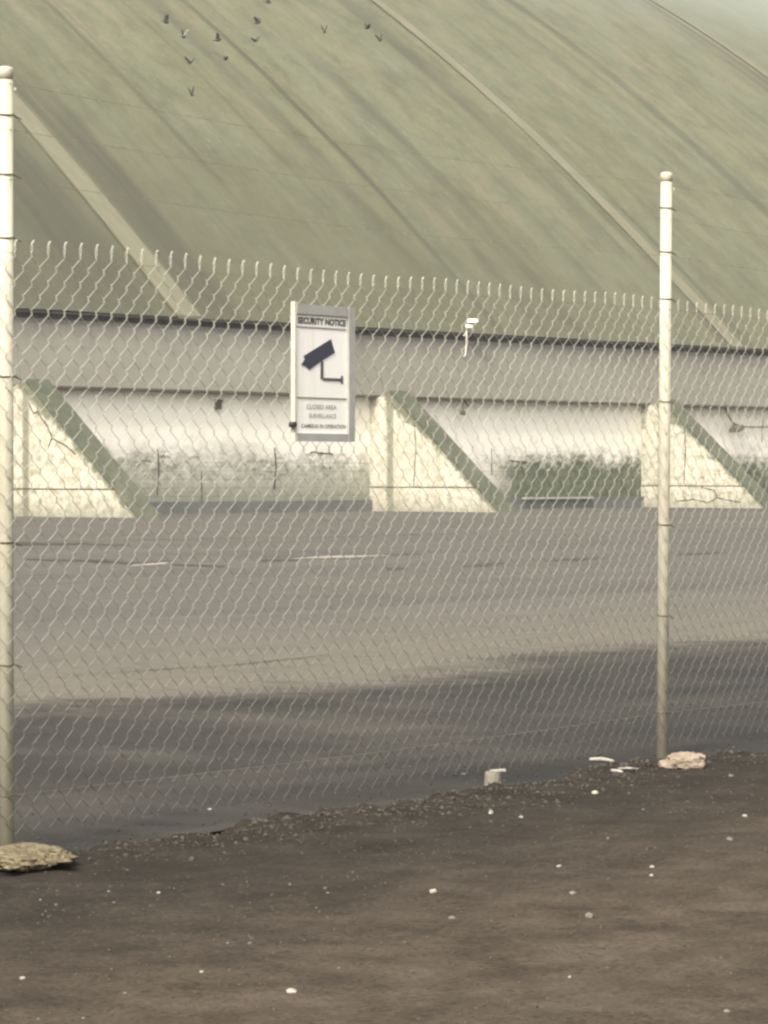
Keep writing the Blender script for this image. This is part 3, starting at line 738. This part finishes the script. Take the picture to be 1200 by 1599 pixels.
# ------------------------------------------------------------------ chain link fence
fence = empty('chain_link_fence', Q1, 'galvanised chain link fence between cream pipe posts with strands of barbed wire on top', 'fence')
def fl(p): return Vector(p) - Q1
ang = math.atan2(FD.y, FD.x)
PP, DZ = .0385, .0455                       # half a mesh opening wide, half high
ZB, ZT = .07, 1.90
NR = int((ZT-ZB)/DZ)
def wire_mesh(par):
    g = MB(); pts = []
    for j in range(NR+1):
        z = ZB + j*DZ; right = (j + par) % 2 == 0
        x = PP + .0022 if right else -.0022
        s_ = 1 if right else -1
        pts += [(x - s_*.0035, -s_*.0045, z - .0085), (x, 0.0, z - .003), (x, 0.0, z + .003), (x - s_*.0035, s_*.0045, z + .0085)]
    last_r = (NR + par) % 2 == 0
    x = PP if last_r else 0; sg = -.003 if last_r else .003
    z = ZT_ = ZB + NR*DZ
    pts = pts[:-1]
    pts += [(x + sg, .003*(1 if last_r else -1), z+.012), (x - sg*.8, -.003*(1 if last_r else -1), z+.022), (x + sg*.6 + .003, .002, z+.030), (x + sg*1.2 + .009, 0, z+.042)]
    g.tube(pts, [.0013]*(len(pts)-4) + [.0012,.0011,.0010,.0008], 4); return g.mesh('wire', M['galv'])
# only wires that meet at the topmost crossing twist together there
wm = [wire_mesh(0), wire_mesh(1)]
S0, S1 = -1.8, 2*SPAN
k = 0; s = S0
sag = lambda s: .018*mnoise.noise(Vector((s*.9, 0, 0))) + .008*mnoise.noise(Vector((s*2.7, 3, 0)))
while s < S1:
    o = bpy.data.objects.new('wire', wm[k % 2]); C.objects.link(o); o.parent = fence
    o.location = FD*(s + .002*mnoise.noise(Vector((s*3,7,0)))) + FN*(.030 + .010*mnoise.noise(Vector((s*1.3, 5, 0)))) + UP*sag(s)
    o.rotation_euler = (.006*mnoise.noise(Vector((s*1.1, 9, 0))), .007*mnoise.noise(Vector((s*.8, 2, 0))), ang)
    s += PP; k += 1
print('wires', k)
NP = 5
post_s = [0, SPAN, 2*SPAN]
def post(s, tilt, ztop=PH):
    b = MB().lathe([(.0243,-.1),(.0243,ztop-.03)], 20).build('fence_post', M['post'], fence, True, loc=FD*s)
    b.rotation_euler = (0, tilt, ang)
    cap = MB().lathe([(.0252,ztop-.040),(.0256,ztop-.010),(.0240,ztop-.003),(.014,ztop+.001),(.002,ztop+.002)], 20).build('post_cap', M['post'], b, True)
    MB().tube([(.012,-.030,ztop-.07),(.03,-.012,ztop-.066),(.028,.016,ztop-.062)], .005, 6).build('wire_clip', M['post'], b)
    for zf in (.135, .06, .235-.02, .39, .60, .755, .92):
        z = ztop*(1-zf); g = MB()
        ring = [(.0262*math.cos(q), .0262*math.sin(q), z + .004*math.sin(q*1.0+.6)) for q in np.linspace(0, 2*math.pi, 15)]
        g.tube(ring + [(.034, -.012, z-.004), (.052, -.02, z-.012)], .0026, 5); g.build('tie_wire', M['tie'], b)
    return b
post(0, 0.0); post(SPAN, .0125); post(2*SPAN, -.004)
for z in (PH*(1-.235), PH*(1-.60), PH*(1-.92)):
    for a, b in ((S0, 0), (0, SPAN), (SPAN, 2*SPAN)):
        pts = [FD*(a+(b-a)*i/16) + FN*.0285 + UP*(z - .012*math.sin(math.pi*i/16)) for i in range(17)]
        MB().tube(pts, .0009, 5).build('line_wire', M['wire_dull'], fence)
for zf in (.022, .08, .143):
    for a, b in ((S0, 0), (0, SPAN), (SPAN, 2*SPAN)):
        z = PH*(1-zf); n = 40; L = b-a; g = MB()
        f = lambda i, t=0: FD*(a+L*i/n) + FN*.027 + UP*(z - .03*math.sin(math.pi*i/n))
        for ph in (0, math.pi):
            pts = []
            for i in range(n*4+1):
                q = i*1.5 + ph; p = f(i/4); pts.append(p + FN*(.0007*math.cos(q)) + UP*(.0007*math.sin(q)))
            g.tube(pts, .0004, 3)
        sb = .07
        while sb < L:
            c = f(sb/L*n)
            for q in (.5, 2.2):
                d = FN*math.cos(q+sb*9) + UP*math.sin(q+sb*9) + FD*.25
                g.tube([c - d*.011, c + d*.010], .0007, 3)
            sb += .115
        g.build('barbed_wire', M['wire_dull'], fence)

# ------------------------------------------------------------------ security sign
s0, zt_ = on_fence(457, 474, .045); s1, zb_ = on_fence(552, 690, .045)
SG = .052
sign = empty('security_sign', fpt(s0, zb_, .016), 'white security notice with a camera picture in a grey metal frame on the chain link', 'sign')
EX, EN = FD, FN
W_, H_ = (s1 - s0)*.975, zt_ - zb_
print('sign size', W_, H_)
def sp(px, py, off=SG):                      # photo point on the sign face -> sign coordinates
    a, z = on_fence(px, py, off); return (a - s0, z - zb_)
def sbox(a0, a1, b0, b1, c0, c1):            # a along sign, b up, c out of the fence towards the viewer
    return MB().obox((0,0,0), EX, UP, EN, a0, a1, b0, b1, c0, c1)
sbox(.012, W_-.004, .012, H_-.012, .016, .034).build('panel', M['panel'], sign)
RW = W_*.105
sbox(0, .010, -.004, H_+.008, .022, .040).build('frame_rail', M['frame_sunlit'], sign)
sbox(W_-RW, W_, 0, H_-.0, .012, .044).build('frame_rail', M['frame'], sign)
sbox(.0105, W_-RW-.0005, H_-.034, H_-.0, .012, .042).build('frame_rail', M['frame'], sign)
sbox(.0105, W_-RW-.0005, 0, .028, .012, .042).build('frame_rail', M['frame'], sign)
FACE = .0345
def flat(name, polys, m, c=FACE, th=.0016):
    g = MB()
    for poly in polys: g.prism([EX*a + UP*b + EN*c for a, b in poly], EN*th)
    return g.build(name, m, sign)
def rect(a0, a1, b0, b1): return [(a0,b0),(a1,b0),(a1,b1),(a0,b1)]
PA, PB = .018, W_-RW-.006
def lettering(txt, a0, a1, b0, b1, m, bold=0.0):
    cu = bpy.data.curves.new('t', 'FONT'); cu.body = txt; cu.size = 1; cu.offset = bold; cu.resolution_u = 3
    ob = bpy.data.objects.new('t', cu); C.objects.link(ob)
    me = bpy.data.meshes.new_from_object(ob.evaluated_get(bpy.context.evaluated_depsgraph_get()))
    bpy.data.objects.remove(ob); bpy.data.curves.remove(cu)
    xs_ = [v.co.x for v in me.vertices]; ys_ = [v.co.y for v in me.vertices]
    mx, Mx, my, My = min(xs_), max(xs_), min(ys_), max(ys_)
    for v in me.vertices:
        a = a0 + (v.co.x-mx)/(Mx-mx)*(a1-a0); b = b0 + (v.co.y-my)/(My-my)*(b1-b0)
        v.co = EX*a + UP*b + EN*(FACE+.0012)
    me.materials.clear(); me.materials.append(m); me.update(); me.name = 'lettering'
    o = bpy.data.objects.new('lettering', me); C.objects.link(o); o.parent = sign
    return o
zp = lambda x, y: sp(420 + x/5.711, 440 + y/5.711)
hb0 = zp(480, 385)[1]; hb1 = zp(480, 325)[1]
lettering('SECURITY NOTICE', PA+.004, PB-.002, hb0, hb1, M['ink'], .045)
# ruled frame round the heading, and the line above the small print
y1_ = zp(480, 412)[1]; y2_ = zp(480, 300)[1]; y3_ = zp(480, 1038)[1]
flat('ruled_line', [rect(PA, PB, y1_-.0025, y1_+.0025), rect(PA, PB, y2_-.002, y2_+.002)], M['ink_soft'])
flat('ruled_line', [rect(PA-.003, PB+.002, y3_-.0028, y3_+.0028)], M['ink_soft'])
cm = [zp(*q) for q in ((312,660),(555,511),(590,632),(468,708),(362,786),(330,752),(290,740),(322,690))]
flat('camera_picture', [cm[::-1]], M['navy'], FACE+.0004)
a_ = zp(464,705); b_ = zp(490,870)
stem = rect(a_[0], zp(487,705)[0], zp(470,868)[1], a_[1])
base = rect(zp(466,860)[0], zp(648,872)[0], zp(560,884)[1], zp(560,858)[1])
mount = [zp(645,840), zp(662,838), zp(662,912), zp(645,905)]
flat('camera_stand', [stem, rect(stem[1][0]+.0002, base[1][0], base[0][1], base[2][1]), mount], M['ink'], FACE+.0004)
for txt, xa, xb, ya, yb, m in (('CLOSED AREA', 338, 606, 1138, 1096, M['ink_soft']), ('SURVEILLANCE', 362, 602, 1216, 1176, M['ink_soft']), ('CAMERAS IN OPERATION', 292, 700, 1305, 1270, M['ink'])):
    lettering(txt, zp(xa, ya)[0], min(zp(xb, ya)[0], PB-.001), zp(480, ya)[1], zp(480, yb)[1], m, .008)
M['bolt'] = simple('dark_clamp_bolt', (.05,.05,.045), (.08,.08,.07), 20, .6, .4)
for a, b in ((W_+.012, H_*.83), (-.014, H_*.12)):
    g = MB().tube([EX*a + UP*b + EN*.03, EX*a + UP*b + EN*.052], .011, 6); bo = g.build('clamp_bolt', M['bolt'], sign)
    sbox(min(a, W_*.5)-.0 if a < 0 else W_-.02, .02 if a < 0 else a+.006, b-.009, b+.009, .024, .0285).build('clamp_strap', M['frame'], sign)

# ------------------------------------------------------------------ rubble, stones and litter
def ground_at(px, py):
    p = on_ground(px, py, 0.0)
    for _ in range(4):
        s_, q_ = (p-Q1).dot(FD), (p-Q1).dot(FN); z = max(soil_z(s_, q_), .004 if q_ < .09 else -.06)
        p = on_ground(px, py, z)
    return p
def rock_mb(rx_, ry_, rz_, seed, rough=.35, sub=3, flat_=False):
    import bmesh
    bm = bmesh.new(); bmesh.ops.create_icosphere(bm, subdivisions=sub, radius=1)
    for v in bm.verts:
        n = v.co.normalized(); k = 1 + rough*mnoise.fractal(n*1.6 + Vector((seed*3.1, seed, 0)), 1, 2, 4) + rough*.25*mnoise.noise(n*6 + Vector((seed,0,0)))
        c = n*k
        if flat_: c = Vector((max(-.82,min(.82,c.x)), max(-.82,min(.82,c.y)), max(-.7,min(.66,c.z))))
        v.co = Vector((c.x*rx_, c.y*ry_, c.z*rz_))
    g = MB(); g.v = [tuple(v.co) for v in bm.verts]; g.f = [tuple(v.index for v in f.verts) for f in bm.faces]; bm.free(); return g
def straw():
    t = NT('crumbled_concrete', .97, .08); v = t.coord(); n1 = t.noise(v, 9, 6, .7); n2 = t.noise(v, 50, 8, .78)
    c = t.mix(t.ramp(n1, [(.35,0),(.65,1)]), (.19,.155,.095), (.33,.28,.185))
    c = t.mix(t.ramp(n2, [(.36,1),(.52,0)]), c, (.055,.045,.03)); c = t.mix(t.ramp(n2, [(.55,0),(.75,.6)]), c, (.56,.49,.35))
    t.bump(n2, 1.0, .012); return t.out(c)
M['straw'] = straw()
def pinkstone():
    t = NT('pinkish_broken_concrete', .95, .1); v = t.coord(); n1 = t.noise(v, 14, 6, .7); n2 = t.noise(v, 60, 6, .75)
    c = t.mix(t.ramp(n1, [(.35,0),(.65,1)]), (.25,.195,.15), (.38,.315,.25)); c = t.mix(t.ramp(n2, [(.3,.7),(.48,0)]), c, (.16,.10,.07))
    t.bump(n2, .8, .008); return t.out(c)
M['pink'] = pinkstone()
M['whitechip'] = simple('white_stone_chip', (.28,.265,.225), (.41,.385,.33), 60, .8, bump=.4, bd=.002)
M['greychip'] = simple('pale_grey_stone_chip', (.13,.12,.105), (.20,.188,.165), 60, .9, bump=.4, bd=.002)
M['twig'] = simple('bleached_twig', (.34,.32,.28), (.46,.44,.39), 40, .85)
M['stub'] = simple('old_stub_concrete', (.17,.155,.125), (.25,.23,.185), 25, .95, bump=.6, bd=.006)

def fine_lump(g, amp, fr, seed):
    out = []
    for v in g.v:
        w = Vector(v); n = w.normalized(); out.append(tuple(w + n*amp*mnoise.fractal(w*fr + Vector((seed,0,0)), 1, 2, 3)))
    g.v = out; return g
p = ground_at(32, 1345)
lump = empty('concrete_lump', (p.x, p.y, p.z), 'straw coloured crumbled concrete lump round the foot of the left post', 'rubble')
b = fine_lump(rock_mb(.225, .15, .026, 4.2, .30, 5), .010, 70, 1).build('lump', M['straw'], lump, True, loc=(0,0,.012)); b.rotation_euler = (0, 0, ang+.5)
g = MB()
for i in range(420):
    q = rng.uniform(0, 2*math.pi); r_ = rng.uniform(.0, 1.06)**.6; sz = rng.uniform(.004, .013)
    rk = rock_mb(sz, sz*.8, sz*.7, i*1.3, .4, 1)
    c = Vector((.21*r_*math.cos(q), .15*r_*math.sin(q),   .004 + .030*max(0, 1-r_**2)**.5))
    c = Matrix.Rotation(ang+.5, 3, 'Z') @ c
    g.add([Vector(v)+c for v in rk.v], rk.f)
crumb = g.build('crumbs', M['straw'], lump); crumb['kind'] = 'stuff'
p = ground_at(1071, 1199)
rock = empty('broken_block', (p.x, p.y, p.z), 'pinkish broken concrete block lying right of the right post foot', 'rubble')
b = fine_lump(rock_mb(.088, .07, .042, 9.1, .32, 4, True), .010, 45, 3).build('block', M['pink'], rock, loc=(0,0,.026)); b.rotation_euler = (.12, -.05, math.atan2(RH.y, RH.x)+.15)
b2 = rock_mb(.05, .04, .026, 12.4, .3, 3, True).build('chip', M['pink'], rock, loc=tuple(-RH*.075 - FH*.02 + UP*.016)); b2.rotation_euler = (0,0,.8)
p = ground_at(770, 1228)
st = empty('post_stub', (p.x, p.y, p.z), 'short dirty concrete stub of a cut post in the soil bank', 'post stub')
fine_lump(MB().lathe([(.036,-.05),(.034,.0),(.032,.025),(.030,.048),(.026,.055),(.004,.056)], 14), .004, 40, 5).build('stub', M['stub'], st)
MB().prism([Vector(v) for v in (RH*(-.012)+UP*.057, RH*.045+FH*.01+UP*.060, RH*.05-FH*.012+UP*.058, RH*0-FH*.02+UP*.057)], UP*.007).build('broken_top', M['whitechip'], st)

def stick(name, label, px, r_, m, group=None):
    P = [ground_at(*q) + UP*(r_*.9+.004) for q in px]; o0 = P[0].copy(); Q = []
    for a, b in zip(P, P[1:]): Q += [a.lerp(b, t/5)-o0 + UP*.003*mnoise.noise(a*5+Vector((t,0,0))) for t in range(5)]
    Q.append(P[-1]-o0); n = len(Q)
    return tag(MB().tube(Q, [r_*(.6+.4*math.sin(math.pi*(i+.5)/n)) for i in range(n)], 7).build(name, m, None, True, loc=o0), label, 'twig', group)
stick('twig', 'thick bleached twig left of the right post, the longest of the three', [(921,1190),(940,1190),(958,1193)], .0085, M['twig'])
stick('twig', 'short bleached twig lying in front of the longest one', [(955,1207),(972,1210)], .0075, M['twig'])
stick('twig', 'thin bent twig pointing at the foot of the right post', [(966,1203),(985,1203),(1003,1205)], .004, M['twig'])

def chip(px, w, m, label, cat='stone', group=None, seed=0, name='stone_chip'):
    p = ground_at(*px); d = (p-CAM).length; r_ = w*d/F_PX*.40
    o = rock_mb(r_, r_*.8, r_*.62, seed*1.7+2, .45, 2).build(name, m, None, False, loc=(p.x, p.y, p.z + r_*.22))
    o.rotation_euler = (0, 0, seed*1.3 + math.atan2(RH.y, RH.x)); return tag(o, label, cat, group)
W = 'whitechip'; G_ = 'greychip'
single = [((677,1394),17,W,'large white stone chip alone on the soil below the middle of the fence'), ((455,1551),21,W,'largest flat white stone chip near the lower edge, left of centre'),
 ((35,1529),12,W,'white stone chip with a rusty tinge in the lower left corner'), ((315,1519),10,W,'small white stone chip left of the largest flat one'),
 ((930,1240),14,W,'white stone chip below the bleached twigs'), ((767,1270),13,W,'slanted white stone chip below the post stub'), ((814,1277),9,W,'small round white stone chip just right of the slanted one'),
 ((1019,1355),11,W,'upper of two small white stone chips one above the other on the right'), ((1018,1368),8,W,'lower of two small white stone chips one above the other on the right'),
 ((1164,1275),10,W,'white stone chip near the right picture edge'), ((921,1433),21,G_,'broad grey stone chip on the trodden soil on the right'), ((706,1435),14,G_,'grey stone chip just below the large white one'),
 ((874,1354),10,W,'white stone chip left of the stacked pair'), ((328,1265),9,W,'white stone chip on the dark asphalt left of centre, behind the mesh'), ((248,1395),8,W,'small bluish white stone chip right of the concrete lump'),
 ((890,1527),8,W,'small white stone chip low on the right, alone'), ((1142,1213),11,G_,'grey stone chip right of the pinkish block'), ((895,1397),17,G_,'flat grey stone chip between the stacked pair and the broad grey one'),
 ((1136,1581),14,G_,'grey stone chip in the lower right corner'), ((724,1210),10,G_,'grey stone chip left of the post stub'), ((1140,1312),14,G_,'rough grey stone chip below the one at the right edge'),
 ((390,1474),9,G_,'grey stone chip left of the fence middle, right of a twin'), ((356,1474),8,G_,'grey stone chip, left one of a close pair')]
for i, (px, w, m, lab) in enumerate(single): chip(px, w, M[m], lab, seed=i+1)
more_px = [(265,1495),(530,1513),(195,1552),(60,1592),(130,1591),(487,1324),(427,1305),(508,1388),(512,1395),(453,1382),(386,1378),(178,1410),(88,1414),(63,1406),(170,1393),(348,1382),(640,1300),(950,1310),(1005,1265),(840,1238)]
for i, px in enumerate(more_px): chip(px, 5+3*((i*7) % 5)/4, M[G_], 'tiny pale grey stone chip strewn on the dark soil', group='tiny pale chips strewn on the soil', seed=40+i)

# fine gravel, too much to count
g = MB(); gp = MB()
base = [rock_mb(1, .85, .7, 30+i, .5, 1) for i in range(6)]
def sprinkle(n, s_r, q_r, lo, hi, out, nearledge=False):
    for i in range(n):
        s_ = rng.uniform(*s_r)
        q_ = rng.uniform(*q_r) if not nearledge else float(np.interp(s_, LS, LQ)) + abs(rng.normal(.02, .22))
        z = soil_z(s_, q_)
        if z < .001: continue
        r_ = lo*(hi/lo)**(rng.random()**2.2); rk = base[i % 6]; a = rng.uniform(0, 6.28); c_, s2 = math.cos(a)*r_, math.sin(a)*r_
        o = Q1 + FD*s_ + FN*q_
        k0 = len(out.v)
        out.v += [(o.x + v[0]*c_ - v[1]*s2, o.y + v[0]*s2 + v[1]*c_, z + r_*.3 + v[2]*r_) for v in rk.v]
        out.f += [tuple(k0+t for t in f) for f in rk.f]
M['gravel'] = simple('dark_cinder_gravel', (.045,.041,.035), (.085,.077,.064), 9, .95)
M['gravel2'] = simple('brown_grit', (.06,.053,.043), (.12,.108,.088), 9, .95)
sprinkle(11000, (-3.6, 6.5), (0, 4.2), .0014, .006, g); sprinkle(2200, (-.6, 5.5), (0,1), .003, .012, g, True)
tag(g.build('gravel', M['gravel']), 'dark cinder gravel scattered over the soil', 'gravel', kind='stuff')
sprinkle(4000, (-3.6, 6.5), (0, 4.2), .0012, .005, gp); sprinkle(160, (-.6, 5.5), (0,1), .002, .007, gp, True)
tag(gp.build('grit', M['gravel2']), 'pale brown grit scattered over the soil', 'grit', kind='stuff')
def lane_grit(n, lo, hi, out):
    for i in range(n):
        s_ = rng.uniform(-.8, 6.0); q_ = float(np.interp(s_, LS, LQ)) + .05 - abs(rng.normal(0, .38))
        if soil_z(s_, q_) > .003: continue
        r_ = lo*(hi/lo)**(rng.random()**2); rk = base[i % 6]; o = Q1 + FD*s_ + FN*q_; k0 = len(out.v)
        out.v += [(o.x+v[0]*r_, o.y+v[1]*r_, .004+r_*.3+v[2]*r_*.8) for v in rk.v]; out.f += [tuple(k0+t for t in f) for f in rk.f]
lg = MB(); lane_grit(2600, .0015, .009, lg); tag(lg.build('gravel', M['gravel']), 'dark cinder gravel spilled onto the asphalt under the mesh', 'gravel', kind='stuff')
lg = MB(); lane_grit(450, .0012, .006, lg); tag(lg.build('grit', M['gravel2']), 'brown grit spilled onto the asphalt under the mesh', 'grit', kind='stuff')
# grit blown onto the lane
g = MB()
for i in range(900):
    e = far[rng.integers(0, len(far))]; n_ = Q1 + FN*.05 + FD*((e-Q1).dot(FD)); 
    if not -2 < (e-Q1).dot(FD) < 14: continue
    o = e.lerp(n_, rng.random()**.6); r_ = rng.uniform(.003, .010); rk = base[i % 6]; k0 = len(g.v)
    g.v += [(o.x+v[0]*r_, o.y+v[1]*r_, .004+r_*.3+v[2]*r_*.8) for v in rk.v]; g.f += [tuple(k0+t for t in f) for f in rk.f]
tag(g.build('grit', M['gravel2']), 'grit blown onto the dark asphalt lane', 'grit', kind='stuff')

# ------------------------------------------------------------------ thin dusty air
hm = bpy.data.materials.new('dusty_air'); hm.use_nodes = True; hn = hm.node_tree.nodes
hn.remove(hn['Principled BSDF']); pv = hn.new('ShaderNodeVolumePrincipled')
pv.inputs['Color'].default_value = (.96,.95,.92,1); pv.inputs['Density'].default_value = .0007; pv.inputs['Anisotropy'].default_value = .3
hm.node_tree.links.new(pv.outputs[0], hn['Material Output'].inputs['Volume'])
g = MB(); g.box(-320, 320, -320, 320, -1.06, 48); tag(g.build('haze', hm), kind='stuff')
